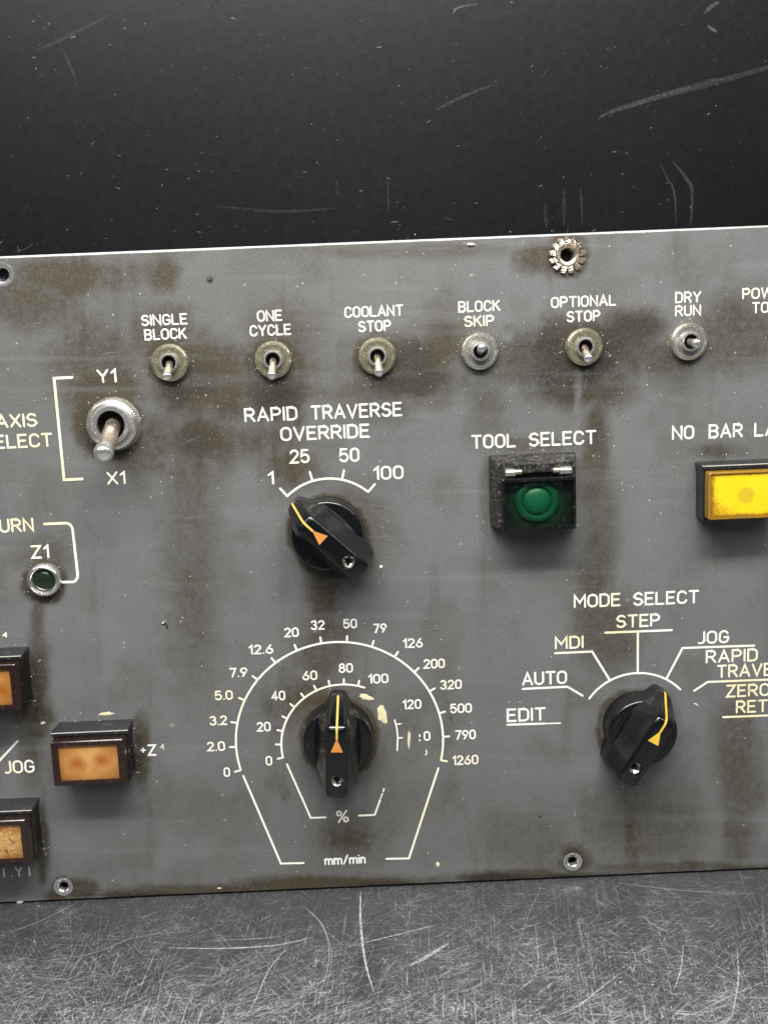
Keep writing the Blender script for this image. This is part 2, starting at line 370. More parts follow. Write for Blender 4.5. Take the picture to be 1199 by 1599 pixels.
def text(s, x0, y0, x1, y1, h, stroke=None, mods=None):
    a, b = PX(x0, y0), PX(x1, y1); vb = (a[1] + b[1]) / 2
    hm = PX(x0, y0 - h)[1] - a[1]; sw = stroke or hm * .145
    u0, u1 = a[0] + sw / 2, b[0] - sw / 2; vb += sw / 2; hh = hm - sw
    x = 0; pl = []
    for ch in s:
        if ch == ' ': x += SPACE; continue
        wdt, st = G[ch]; pl.append((x, st)); x += wdt + GAP
    tot = x - GAP; k = (u1 - u0) / tot if tot > .1 else hh; out = []
    if tot < .1: pl = [(x_ , st) for x_, st in pl]
    for x_, st in pl:
        for q in st:
            c = isinstance(q, tuple) and q[0] == 'c'; pts = q[1] if c else q
            pts = [(u0 + (x_ + px) * k, vb + py * hh) for px, py in pts]
            out.append(('c', pts) if c else pts)
    return strokes_obj('lettering', out, sw, label='engraved cream lettering reading ' + s.replace('¹', '1') if len(s) > 2 else None)
def line(pts, px_w=3.4, closed=False):
    return strokes_obj('engraved_line', [[PX(*p) for p in pts]], px_w / 4.55)

# ------------------------------------------------------------------ setting: tabletop and backdrop
BACK_Y = (230.1 * math.sin(LEAN) + THICK * math.cos(LEAN)) * MM
def slab(name, x0, x1, y0, y1, z0, z1, mat):
    vs = [(x, y, z) for z in (z0, z1) for x, y in ((x0, y0), (x1, y0), (x1, y1), (x0, y1))]
    o = obj(name, vs, [(3, 2, 1, 0), (4, 5, 6, 7), (0, 1, 5, 4), (1, 2, 6, 5), (2, 3, 7, 6), (3, 0, 4, 7)], mat, scale=1.0)
    o['kind'] = 'structure'; return o
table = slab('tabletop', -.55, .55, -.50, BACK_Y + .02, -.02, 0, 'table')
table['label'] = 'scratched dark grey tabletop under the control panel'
back = slab('backdrop', -.55, .55, 0, .018, .0, .62, 'back')
BL = R(6.8); TOPZ = (230.1 * math.cos(LEAN) - THICK * math.sin(LEAN)) * MM + THICK * MM * math.sin(LEAN)
back.matrix_world = BACK_M = Matrix.Translation((0, BACK_Y - TOPZ * math.tan(BL), .0002)) @ Matrix.Rotation(-BL, 4, 'X')
BACK_I = BACK_M.inverted()
back['label'] = 'dark matt board standing behind the control panel'

def scratch_mesh(name, items, mat, parent, axis):
    """items: (points, width_mm, alpha); axis 'table' lays them on z, 'wall' on the board, 'panel' on the plate"""
    V, Fc, A = [], [], []
    for k, (pts, wd, al) in enumerate(items):
        n = len(pts); tp = [max(.15, math.sin(math.pi * (i + .35) / (n - .3 + 1e-6)) ** .5) if n > 2 else 1 for i in range(n)]
        v, f = ribbon(pts, wd, .02 + .0016 * (k % 37), caps=False, taper=tp); o = len(V)
        if axis == 'table': v = [(a, c, -b) for a, b, c in v]
        V += v; Fc += [tuple(i + o for i in q) for q in f]; A += [al] * len(v)
    o = obj(name, V, Fc, mat, parent)
    ca = o.data.color_attributes.new('grime', 'FLOAT_COLOR', 'POINT')
    ca.data.foreach_set('color', np.repeat(np.array(A, np.float32)[:, None], 4, 1).ravel()); o['kind'] = 'stuff'
    return o
def wiggle(x, y, ang, ln, curve, n=7, jit=.04):
    pts = []; 
    for i in range(n):
        pts.append((x, y)); x += math.cos(ang) * ln / (n - 1); y += math.sin(ang) * ln / (n - 1); ang += curve / (n - 1) + random.gauss(0, jit)
    return pts

items = []
def tpx(*p): return [tuple(c * 1000 for c in on_table(*q)) for q in p]
def smoothpts(P, n=14):                      # Catmull-Rom through the given points
    P = [np.array(p, float) for p in P]; P = [2 * P[0] - P[1]] + P + [2 * P[-1] - P[-2]]; out = []
    for i in range(1, len(P) - 2):
        for k in range(n):
            t = k / n; out.append(tuple(.5 * (2 * P[i] + (P[i + 1] - P[i - 1]) * t + (2 * P[i - 1] - 5 * P[i] + 4 * P[i + 1] - P[i + 2]) * t * t + (3 * P[i] - P[i - 1] - 3 * P[i + 1] + P[i + 2]) * t ** 3)))
    out.append(tuple(P[-2])); return out
for P, wd, al in [([(563, 1392), (563, 1440), (570, 1500), (583, 1548)], .8, .75), ([(478, 1418), (505, 1448), (514, 1495), (500, 1555)], .35, .5),
                  ([(470, 1412), (500, 1440), (518, 1490), (506, 1560)], .25, .35), ([(262, 1480), (350, 1481), (430, 1476), (488, 1464)], .55, .7),
                  ([(325, 1469), (400, 1466), (440, 1462)], .3, .5), ([(450, 1478), (420, 1515), (400, 1560), (382, 1592)], .4, .6),
                  ([(640, 1508), (668, 1493), (700, 1473)], 1.4, .6), ([(545, 1478), (610, 1462), (680, 1445)], .4, .6),
                  ([(60, 1502), (140, 1490), (220, 1462), (330, 1452)], .3, .35), ([(860, 1590), (900, 1572), (935, 1545), (970, 1518)], .5, .6),
                  ([(1066, 1478), (1062, 1515), (1052, 1545)], .5, .6), ([(1150, 1480), (1152, 1530), (1142, 1590)], .45, .65),
                  ([(1000, 1430), (1030, 1450), (1045, 1453)], .35, .5), ([(960, 1378), (1060, 1390), (1180, 1396)], .3, .4),
                  ([(800, 1455), (830, 1445), (845, 1440)], .25, .5), ([(835, 1445), (840, 1490), (838, 1520)], .3, .5),
                  ([(862, 1455), (868, 1485), (874, 1515)], .3, .5), ([(340, 1590), (450, 1570), (540, 1565)], .3, .35),
                  ([(1080, 1586), (1130, 1560), (1199, 1530)], .4, .5), ([(0, 1460), (60, 1440), (120, 1410)], .3, .4)]:
    items.append((smoothpts(tpx(*P)), wd, al))
cl_x = [(random.uniform(-190, 190), -random.triangular(15, 150, 130), random.uniform(4, 22)) for _ in range(150)]
for i in range(52000):
    r = random.random()
    if r < .5: x = random.uniform(-200, 200); y = -random.triangular(0, 165, 140)
    else:                                    # worn clusters, set thicker in front to paint the glare there
        cx_, cy_, cr = random.choice(cl_x); x = random.gauss(cx_, cr); y = min(-1, random.gauss(cy_, cr * .6))
    front = min(1, max(.06, (-y - 8) / 95)) ** 1.2; r = random.random()  # denser, stronger scratches in front paint in the table's sheen
    if random.random() > .22 + .78 * front: continue
    ang = random.choice([random.gauss(0.15, .3), random.gauss(1.5, .5), random.gauss(.75, .35), random.uniform(0, math.pi)])
    if r < .04: ln, wd, al = random.triangular(15, 75, 25), random.uniform(.05, .17), random.uniform(.2, .7)
    elif r < .22: ln, wd, al = random.uniform(3, 13), random.uniform(.05, .16), random.uniform(.2, .6)
    else: ln, wd, al = random.expovariate(1 / .75) + .25, random.uniform(.10, .42), random.uniform(.3, 1)
    items.append((wiggle(x, y, ang, ln, random.gauss(0, .22), 5 if ln > 3 else 4, .05), wd, al * (.4 + .6 * front)))
scratch_mesh('scratches', items, 'scratch', table, 'table')

def on_back(px, py):
    o, d = to_world_ray(px, py); o = BACK_I @ o; d = BACK_I.to_3x3() @ d; p = o - d * (o.y / d.y); return p.x * 1000, p.z * 1000
items = []
for P, wd, al in [([(933, 186), (960, 172), (1040, 148), (1110, 130), (1199, 105), (1260, 88)], 1.8, .07), ([(935, 182), (990, 163), (1100, 128), (1130, 124)], 1.3, .06),
                  ([(707, 22), (715, 12), (745, 6)], .6, .25), ([(1030, 256), (1042, 280), (1052, 300), (1055, 352)], .7, .10),
                  ([(1050, 252), (1072, 280), (1080, 300), (1078, 352)], 1.3, .09), ([(906, 292), (909, 350)], .8, .06), ([(880, 295), (880, 352)], 1.2, .05), ([(850, 318), (853, 355)], 1.2, .05),
                  ([(55, 80), (100, 60), (175, 22)], 1.0, .06), ([(100, 80), (118, 122)], 1.0, .05), ([(340, 322), (430, 330), (520, 326)], 1.0, .05), ([(680, 172), (720, 152), (770, 132)], 1.0, .08),
                  ([(1104, 40), (1118, 50)], 1.0, .25), ([(1098, 22), (1112, 8), (1122, 4)], 1.4, .14), ([(525, 280), (527, 305)], .9, .05), ([(605, 280), (607, 330)], .8, .05)]:
    items.append((smoothpts([on_back(*q) for q in P], 6), wd, al))
for i in range(2600):
    x = random.uniform(-260, 260); z = random.uniform(215, 420); a = random.uniform(-.5, .9)
    items.append((wiggle(x, z, a, random.expovariate(1 / .45) + .2, 0, 4), random.uniform(.15, .45), random.choice([.05, .06, .08, .12, .4])))
o = scratch_mesh('scuffs', items, 'scuff', back, 'wall')

# ------------------------------------------------------------------ control panel
panel = bpy.data.objects.new('control_panel', None); S.collection.objects.link(panel); panel.matrix_world = PANEL_M
panel['label'] = 'grimy grey machine control panel with toggle switches, knobs and lit push buttons'; panel['category'] = 'control panel'

def vnoise(x, y, seed):
    r = np.random.default_rng(seed); T = r.random((256, 256)); xi, yi = np.floor(x).astype(int), np.floor(y).astype(int); fx, fy = x - xi, y - yi
    fx, fy = fx * fx * (3 - 2 * fx), fy * fy * (3 - 2 * fy); g = lambda i, j: T[(xi + i) % 256, (yi + j) % 256]
    return (g(0, 0) * (1 - fx) + g(1, 0) * fx) * (1 - fy) + (g(0, 1) * (1 - fx) + g(1, 1) * fx) * fy
def fbm(x, y, seed, oct=5):
    s = 0; a = .5
    for k in range(oct): s = s + a * vnoise(x * 2 ** k, y * 2 ** k, seed + k); a *= .55
    return s / (.5 * (1 - .55 ** oct) / .45)

HOLES = [(3.5, 428.5, 2.2), (99.3, 1384.8, 1.75), (893.9, 1345.7, 1.75), (884.5, 397, 2.0)]
def make_plate():
    step = .8; us = np.arange(-176, 176 + .01, step); H = 230.1; vs_ = np.linspace(0, H, int(H / step) + 1)
    nu, nv = len(us), len(vs_); U, Vv = np.meshgrid(us, vs_, indexing='ij'); U, Vv = U.ravel(), Vv.ravel()
    X, Y = proj(U, Vv)
    edge_n = fbm(U / 6, Vv / 6, 50) - .5
    Vb = Vv.copy()
    front = np.stack([U, np.zeros_like(U), Vb], 1); backv = np.stack([U, np.full_like(U, THICK), Vb], 1)
    hole = np.zeros(len(U), bool); cu, cv = U + step / 2, Vv + (vs_[1] / 2)
    for hx, hy, r in HOLES:
        c = PX(hx, hy); hole |= (cu - c[0]) ** 2 + (cv - c[1]) ** 2 < (r + .75) ** 2
    N = nu * nv; i, j = np.meshgrid(np.arange(nu - 1), np.arange(nv - 1), indexing='ij'); a = (i * nv + j).ravel(); a = a[~hole[a]]
    f1 = np.stack([a, a + nv, a + nv + 1, a + 1], 1); f2 = np.stack([a + N + 1, a + N + nv + 1, a + N + nv, a + N], 1)
    def rim(idx): return [(int(p), int(q), int(q + N), int(p + N)) for p, q in zip(idx[:-1], idx[1:])]
    bot = rim((np.arange(nu) * nv)[::-1]); top = rim(np.arange(nu) * nv + nv - 1); front[nv - 1::nv, 2] -= .75 + .35 * edge_n[nv - 1::nv]; backv[nv - 1::nv, 1] = 1.1; front[0::nv, 2] = .85 + .3 * edge_n[0::nv]; lf = rim(np.arange(nv)); rt = rim(((nu - 1) * nv + np.arange(nv))[::-1])
    faces = np.concatenate([f1, f2]).tolist(); nf = len(faces); faces += bot + top + lf + rt
    me = bpy.data.meshes.new('plate'); me.from_pydata((np.concatenate([front, backv]) * MM).tolist(), [], faces); me.update()
    me.materials.append(M['plate']); me.materials.append(M['edge']); me.materials.append(M['hole'])
    mi = np.zeros(len(faces), np.int32); mi[nf:] = 1; mi[nf:nf + len(bot)] = 2; me.polygons.foreach_set('material_index', mi)  # bottom rim is near-black, painting the shadow gap above the table
    # grime map: brown film, dark oily dirt, rubbed pale streaks plus painted sheen at upper centre; authored in photo pixels, fixed to the plate
    n1 = fbm(X / 70, Y / 70, 1); n2 = fbm(X / 22, Y / 22, 9); n3 = fbm(X / 160, Y / 160, 20); st = fbm(X / 26, Y / 230, 30)
    def blob(L, warp=1.0):
        s = np.zeros_like(X)
        for x, y, rx, ry, am in L:
            d = np.sqrt(((X - x) / rx) ** 2 + ((Y - y) / ry) ** 2) + warp * (n1 - .5) * 1.3 + warp * (n2 - .5) * .9
            s = np.maximum(s, am * np.clip(1.55 - d, 0, 1))
        return s
    def ring(L):
        s = np.zeros_like(X)
        for x, y, r, wd, am in L:
            d = np.abs(np.hypot(X - x, Y - y) - r) / wd + (n2 - .5) * 2.2 + (n1 - .5) * 1.5; s = np.maximum(s, am * np.clip(1.3 - d, 0, 1))
        return s
    br = blob([(300, 585, 62, 55, .85), (352, 600, 40, 60, .75), (255, 525, 45, 40, .5), (318, 690, 60, 34, .75), (300, 730, 40, 60, .55), (430, 595, 58, 62, .9), (440, 530, 50, 50, .5),
               (640, 570, 80, 48, .85), (585, 610, 60, 40, .5), (690, 535, 50, 50, .6), (800, 570, 60, 30, .6), (915, 545, 85, 55, 1.0), (985, 510, 55, 28, .8), (905, 612, 75, 28, .8), (1040, 560, 50, 40, .6), (1150, 520, 70, 48, .65),
               (930, 690, 20, 90, .8), (938, 840, 22, 130, .6), (945, 990, 45, 60, .6), (925, 930, 30, 80, .55), (1150, 1190, 34, 95, .6), (1020, 1290, 100, 55, .5), (1150, 1300, 25, 60, .55), (820, 1310, 70, 40, .35),
               (505, 935, 22, 60, .75), (505, 1010, 40, 50, .55), (480, 1090, 60, 40, .4), (300, 880, 40, 170, .45), (455, 730, 40, 30, .6), (410, 690, 60, 30, .45), (345, 700, 30, 40, .5),
               (60, 1060, 16, 60, .85), (58, 1120, 22, 40, .9), (50, 1180, 18, 50, .6), (222, 1172, 13, 50, .9), (68, 1320, 7, 70, .8), (128, 1388, 30, 16, 1.0), (88, 1400, 22, 12, .8), (60, 960, 10, 60, .6),
               (850, 402, 40, 22, .8), (894, 1346, 24, 24, .95), (30, 470, 60, 40, .45), (100, 430, 80, 22, .55), (258, 430, 20, 25, .6), (170, 610, 60, 40, .7), (225, 700, 50, 50, .55), (145, 560, 60, 50, .4), (545, 1310, 40, 30, .5), (530, 1384, 150, 16, 1.0), (300, 1394, 150, 13, .9), (830, 1371, 110, 11, 1.0), (1080, 1359, 130, 12, 1.0),
               (640, 390, 150, 12, .4), (560, 820, 46, 60, .45), (760, 640, 30, 60, .4), (1180, 740, 60, 20, .4), (1120, 705, 40, 12, .6), (840, 695, 70, 14, .5), (760, 770, 10, 60, .5), (70, 870, 40, 30, .5)])
    br = np.maximum(br, ring([(529, 1152, 57, 6, .95), (514, 838, 59, 7, .95), (992, 1138, 58, 6, .75), (69, 907, 30, 8, .8), (427, 563, 30, 10, .8), (265, 567, 32, 12, .8), (589, 557, 31, 11, .8), (174, 664, 45, 14, .8), (885, 398, 31, 7, .7)]))
    warm = np.clip((900 - Y) / 700, 0, 1) * np.clip((1000 - X) / 900, 0.15, 1) * np.clip((n3 - .15) * 2.2, 0, 1) * .58 + np.clip((n1 - .50) * 2.4, 0, .5) * .45 + np.clip((st - .58) * 3.0, 0, .5) * .32
    warm += .22 * np.exp(-(((X - 530) / 260) ** 2 + ((Y - 1180) / 220) ** 2))
    br = np.clip(br * (.85 + .5 * n2) + warm, 0, 1.2)
    dk = blob([(918, 548, 90, 50, 1.35), (880, 592, 56, 30, 1.0), (990, 512, 50, 20, .8), (985, 512, 36, 14, .5), (640, 582, 60, 28, .75), (660, 555, 40, 20, .6), (427, 592, 46, 48, .8), (300, 590, 46, 34, .7), (312, 690, 44, 22, .65), (58, 1090, 9, 46, .9), (215, 1170, 7, 48, .8), (66, 1330, 5, 60, .7), (768, 1370, 44, 6, 1.4), (1110, 1358, 60, 5, 1.1), (900, 1367, 60, 4, .9), (600, 1381, 60, 4, 1.1), (250, 1398, 150, 4, 1.0), (930, 605, 60, 14, .5), (775, 800, 7, 40, .7), (328, 437, 5, 4, 1.3), (432, 1226, 14, 12, .45), (418, 1106, 8, 9, .5), (445, 1240, 8, 14, .5)])
    dk = np.maximum(dk, ring([(530, 1156, 53, 5, .9), (514, 838, 57, 5, .9), (992, 1138, 54, 5, .7), (427, 563, 28, 7, 1.0), (265, 567, 30, 6, .9), (589, 557, 29, 6, .9), (914, 542, 29, 8, 1.0), (174, 664, 42, 6, .8), (69, 907, 28, 4, .8), (99, 1385, 15, 3, .9), (894, 1346, 15, 3, .9)])) * (.35 + 1.1 * n2)
    dk = np.maximum(dk, np.clip((n2 - .74) * 7, 0, 1) * .45 * np.clip((n1 - .45) * 6, 0, 1))
    pale = np.clip((fbm(X / 300, Y / 16, 70) - .60) * 5, 0, 1) * .35 + blob([(902, 615, 6, 34, .6), (1000, 780, 90, 90, .12), (600, 450, 120, 60, .18), (1110, 1290, 16, 90, .30), (740, 760, 40, 90, .15)], .6)
    col = np.zeros((2 * N, 4), np.float32); col[:, 3] = 1
    for k, m in enumerate((br, dk, pale)): col[:N, k] = m; col[N:, k] = m
    ca = me.color_attributes.new('grime', 'FLOAT_COLOR', 'POINT'); ca.data.foreach_set('color', col.ravel())
    o = bpy.data.objects.new('plate', me); S.collection.objects.link(o); o.parent = panel
    return o
plate = make_plate()

# bare countersunk screw holes
for hx, hy, r in HOLES[:3]:
    c = PX(hx, hy); big = hx < 50
    prof = [(r + 1.75, -.05), (r + 1.7, .07), (r + 1.45, .09), (r + .35, -.12), (r, -.55), (r, -THICK - .02)]
    v, f = lathe(prof, 36); f = f[:-1]
    fixn(obj('screw_hole', v, f, 'bright', panel, (c[0], 0, c[1]), 35))

# ------------------------------------------------------------------ lettering and scales
T = text
T('SINGLE', 221.5, 509, 293.5, 506.7, 17.5); T('BLOCK', 226.5, 531.8, 292, 528.6, 17.5)
T('ONE', 402, 502.5, 441, 500.8, 17.5); T('CYCLE', 390.5, 525.8, 455, 522.5, 17.5)
T('COOLANT', 538, 496.5, 629.7, 493, 17.5); T('STOP', 559.8, 519.2, 610.7, 516.5, 17.5)
T('BLOCK', 715.5, 488.6, 780.8, 485, 17.5); T('SKIP', 724.7, 511.2, 771.3, 508.6, 17.5)
T('OPTIONAL', 859.8, 481, 961, 477.3, 17.5); T('STOP', 884.5, 503.6, 936.7, 501.2, 17.5)
T('DRY', 1053.3, 473.8, 1094, 471.6, 17.5); T('RUN', 1053.3, 494.6, 1093.7, 492.4, 17)
T('POW', 1158, 467.6, 1206, 465.5, 17.5); T('TO', 1173, 489.6, 1199.5, 488.2, 17.5)
T('Y1', 152.7, 598.5, 183, 597, 21.5); T('X1', 168, 757, 197, 756, 20.5)
T('AXIS', -5, 668.5, 59.5, 666.5, 21.5); T('SELECT', -25, 702.2, 83.5, 697.2, 22)
line([(113.3, 589.3), (85, 590.7), (100.7, 749.3), (129, 747.7)], 4)
T('RAPID', 382.3, 659, 420 / 3.9967 + 360, 656.6, 22); T('TRAVERSE', 485.5, 655.5, 628, 650, 22.5); T('OVERRIDE', 438.5, 688.6, 577.5, 683.6, 22)
T('25', 453, 724.4, 484, 722.6, 22); T('50', 530, 722, 561.6, 720.8, 22); T('1', 418.8, 756.8, 428.3, 756.2, 20.5); T('100', 583.2, 749.3, 630.3, 748.2, 21.5)
T('TOOL', 736, 701.4, 805, 698.2, 22); T('SELECT', 825.5, 697.3, 930.5, 693.6, 22)
T('NO', 1048.5, 687, 1083.2, 685.6, 22); T('BAR', 1105.5, 684.8, 1159, 682.6, 22); T('LA', 1176.5, 682, 1212, 680.6, 22)
T('RETURN', -54, 834.5, 54.2, 829.6, 21.5); T('Z1', 50, 872.8, 78, 871.2, 21)
T('JOG', 6.5, 1208.8, 55.5, 1206, 20.5); line([(-12, 1200.5), (28, 1157.4)], 3.6)
T('+', 220, 1178.5, 229, 1178, 15, .5); T('Z', 231.5, 1180.4, 245.2, 1179.6, 17.8); T('¹', 250.6, 1179.5, 257, 1179.2, 17.5, .35)
T('¹', 4.6, 1001, 12.5, 1000.6, 13, .7)
T('I', 6.6, 1370.4, 9.4, 1370.4, 15, .5); T('.', 17.6, 1369.6, 20.4, 1369.6, 15, .6); T('Y', 25.2, 1369, 36.6, 1368.6, 15, .5); T('I', 46.2, 1368, 49, 1368, 15, .5)
b = [PX(*p) for p in ((69.4, 818.2), (103, 816.8), (114, 827), (121.8, 896), (114, 908.6), (95, 909))]
strokes_obj('engraved_line', [smoothpts([b[0], (b[0] + b[1]) / 2, b[1]], 3)[:-1] + [tuple(b[1] + (PX(114.5, 817.5) - b[1]) * (1 - math.cos(R(a))) * 0 + (np.array([math.sin(R(a)) * (b[2][0] - b[1][0]), -(1 - math.cos(R(a))) * (b[1][1] - b[2][1])]))) for a in range(0, 91, 15)]
            + [tuple(b[3] + np.array([-(1 - math.cos(R(a))) * (b[3][0] - b[4][0]), -math.sin(R(a)) * (b[3][1] - b[4][1])])) for a in range(0, 91, 15)] + [tuple(b[5])]], 3.9 / 4.55)

def circ3(p, q, r):
    ax, ay = p; bx, by = q; cx, cy = r; d = 2 * (ax * (by - cy) + bx * (cy - ay) + cx * (ay - by))
    x = ((ax * ax + ay * ay) * (by - cy) + (bx * bx + by * by) * (cy - ay) + (cx * cx + cy * cy) * (ay - by)) / d
    y = ((ax * ax + ay * ay) * (cx - bx) + (bx * bx + by * by) * (ax - cx) + (cx * cx + cy * cy) * (bx - ax)) / d
    return np.array([x, y]), math.hypot(ax - x, ay - y)
def ang(c, p): return math.degrees(math.atan2(p[1] - c[1], p[0] - c[0]))
def carc(c, r, a0, a1, n=40): return [(c[0] + r * math.cos(R(a0 + (a1 - a0) * k / n)), c[1] + r * math.sin(R(a0 + (a1 - a0) * k / n))) for k in range(n + 1)]
def ray(c, a, r0, r1): return [(c[0] + r0 * math.cos(R(a)), c[1] + r0 * math.sin(R(a))), (c[0] + r1 * math.cos(R(a)), c[1] + r1 * math.sin(R(a)))]
LW = 3.3 / 4.55
# rapid traverse scale
c1, r1 = circ3(PX(448.8, 774.5), PX(511.4, 747.2), PX(574.7, 768.1))
strokes_obj('engraved_line', [carc(c1, r1, ang(c1, PX(448.8, 774.5)), ang(c1, PX(574.7, 768.1)))], LW)
for p, q in (((437.6, 762.6), (448.8, 774.8)), ((483.9, 736.9), (488, 750.5)), ((537.1, 734.4), (534.2, 748.6)), ((585.2, 755.9), (574.7, 768.1))): line([p, q], 3.3)
# feed scale, outer
c2, r2 = circ3(PX(376.3, 1202.4), PX(525, 1002.4), PX(688.3, 1187))
a0, a1 = ang(c2, PX(376.3, 1202.4)), ang(c2, PX(688.3, 1187)); a0 = a0 + 360 if a0 < 0 else a0
strokes_obj('engraved_line', [carc(c2, r2, a0, a1, 90)], 3.2 / 4.55)
for k in range(16): strokes_obj('engraved_line', [ray(c2, a0 + (a1 - a0) * k / 15, r2, r2 + 2.2)], 3.1 / 4.55)
for s, x0, y0, x1, y1 in (('0', 350, 1213.2, 360, 1212.8), ('2.0', 324, 1173.4, 352.2, 1172.2), ('3.2', 328, 1133, 355.4, 1131.8), ('5.0', 336, 1093.6, 364.2, 1092.6), ('7.9', 359, 1058, 387.2, 1057),
        ('12.6', 388.5, 1022.5, 427.2, 1020.2), ('20', 444.3, 995.6, 467, 994), ('32', 485.5, 984, 507.4, 983), ('50', 536, 981.6, 557.8, 980.8), ('79', 582.8, 989, 604.2, 988), ('126', 629, 1012.2, 660.2, 1010.8),
        ('200', 661.2, 1044.6, 694.6, 1042.8), ('320', 687.2, 1077, 721, 1075.6), ('500', 702.8, 1114.2, 736.6, 1112.4), ('790', 710.4, 1155.2, 742.8, 1154.2), ('1260', 706, 1194.8, 746.8, 1193.2)):
    T(s, x0, y0, x1, y1, 15, .56)
# inner per cent scale, worn through on its right side
c3, r3 = circ3(PX(442.1, 1183), PX(450, 1119.5), PX(536.2, 1068.7))
b0 = ang(c3, PX(442.1, 1183)); b0 = b0 + 360 if b0 < 0 else b0
be = ang(c3, PX(568, 1076.5)); t9 = ang(c3, PX(558.5, 1073))
strokes_obj('engraved_line', [carc(c3, r3, b0, be, 50)], 3.1 / 4.55)
for k in range(10): strokes_obj('engraved_line', [ray(c3, b0 + (t9 - b0) * k / 9, r3, r3 + 1.95)], 3.0 / 4.55)
line([(616, 1124), (619.5, 1137), (621, 1152), (620, 1172)], 2.2); line([(619, 1131), (626, 1130)], 2); line([(621, 1152), (628, 1152)], 2)
for s, x0, y0, x1, y1 in (('0', 415.5, 1195.6, 425.6, 1195), ('20', 401.5, 1142.6, 423.2, 1141.6), ('40', 424.3, 1094.2, 446, 1093), ('60', 472.7, 1062.6, 495.8, 1061.6), ('80', 529.2, 1051, 551.4, 1050), ('100', 575, 1067.8, 606.6, 1066.4), ('120', 628.6, 1107.8, 658, 1106.4), ('0', 661.6, 1156.8, 672, 1156.4)):
    T(s, x0, y0, x1, y1, 15, .54)
line([(655, 1147), (655.4, 1150)], 2.2); line([(655.2, 1155), (655.2, 1156.5)], 2.2); line([(665, 1171), (666.2, 1175), (664.5, 1179)], 1.8)
line([(448.1, 1193), (485.3, 1277), (508.2, 1276.3)], 3.1); line([(560.2, 1273.5), (585, 1272.3), (593.5, 1249)], 3.1); line([(594.3, 1246.5), (597, 1239)], 2.0); line([(598.2, 1236), (599.6, 1231.5)], 2.4)
line([(380.1, 1211.4), (438.9, 1348.3), (474.1, 1347.5)], 3.3); line([(603, 1341), (638.3, 1340.3), (684.3, 1199.4)], 3.3)
T('%', 525, 1285, 545.5, 1284, 19.5, .6); T('mm/min', 507, 1351, 571, 1348.3, 14.5, .56)
# mode selector
T('MODE', 895.3, 949.2, 968.3, 946.8, 21); T('SELECT', 988, 946.2, 1090.6, 941.8, 21); T('STEP', 961.6, 980.8, 1029.8, 978, 20.5)
line([(944.2, 987.9), (1048.2, 983.9)]); line([(995.4, 986.2), (995, 1051)])
T('MDI', 866, 1014.2, 910.6, 1012, 20); line([(866.2, 1019.9), (924, 1017.3), (951.1, 1061.3)])
T('JOG', 1087, 1006.2, 1137.4, 1004, 20.5); line([(1040, 1059.5), (1065, 1011.8), (1176.7, 1008)])
T('RAPID', 1101, 1035.6, 1182.2, 1032.8, 20.5); T('TRAVERSE', 1118, 1058.6, 1256, 1053, 20.5); line([(1083, 1078.7), (1104.2, 1064.8), (1290, 1057.6)])
T('ZERO', 1132.6, 1089.2, 1201, 1086.6, 20); T('RETURN', 1148, 1113.8, 1251, 1109.6, 20); line([(1128, 1119.8), (1290, 1113.6)])
T('AUTO', 814.7, 1070.8, 885, 1067.6, 21); line([(815.7, 1075.6), (885.6, 1072.3), (909, 1086.2)])
T('EDIT', 791, 1127.8, 851.8, 1124.8, 21); line([(791.9, 1131.6), (850, 1129.8)], 3.4); line([(850, 1129.8), (874.6, 1129.2)], 2)
c4, r4 = circ3(PX(919.3, 1091.1), PX(996, 1050.9), PX(1061.4, 1076.5))
strokes_obj('engraved_line', [carc(c4, r4, ang(c4, PX(919.3, 1091.1)), ang(c4, PX(1061.4, 1076.5)))], LW)

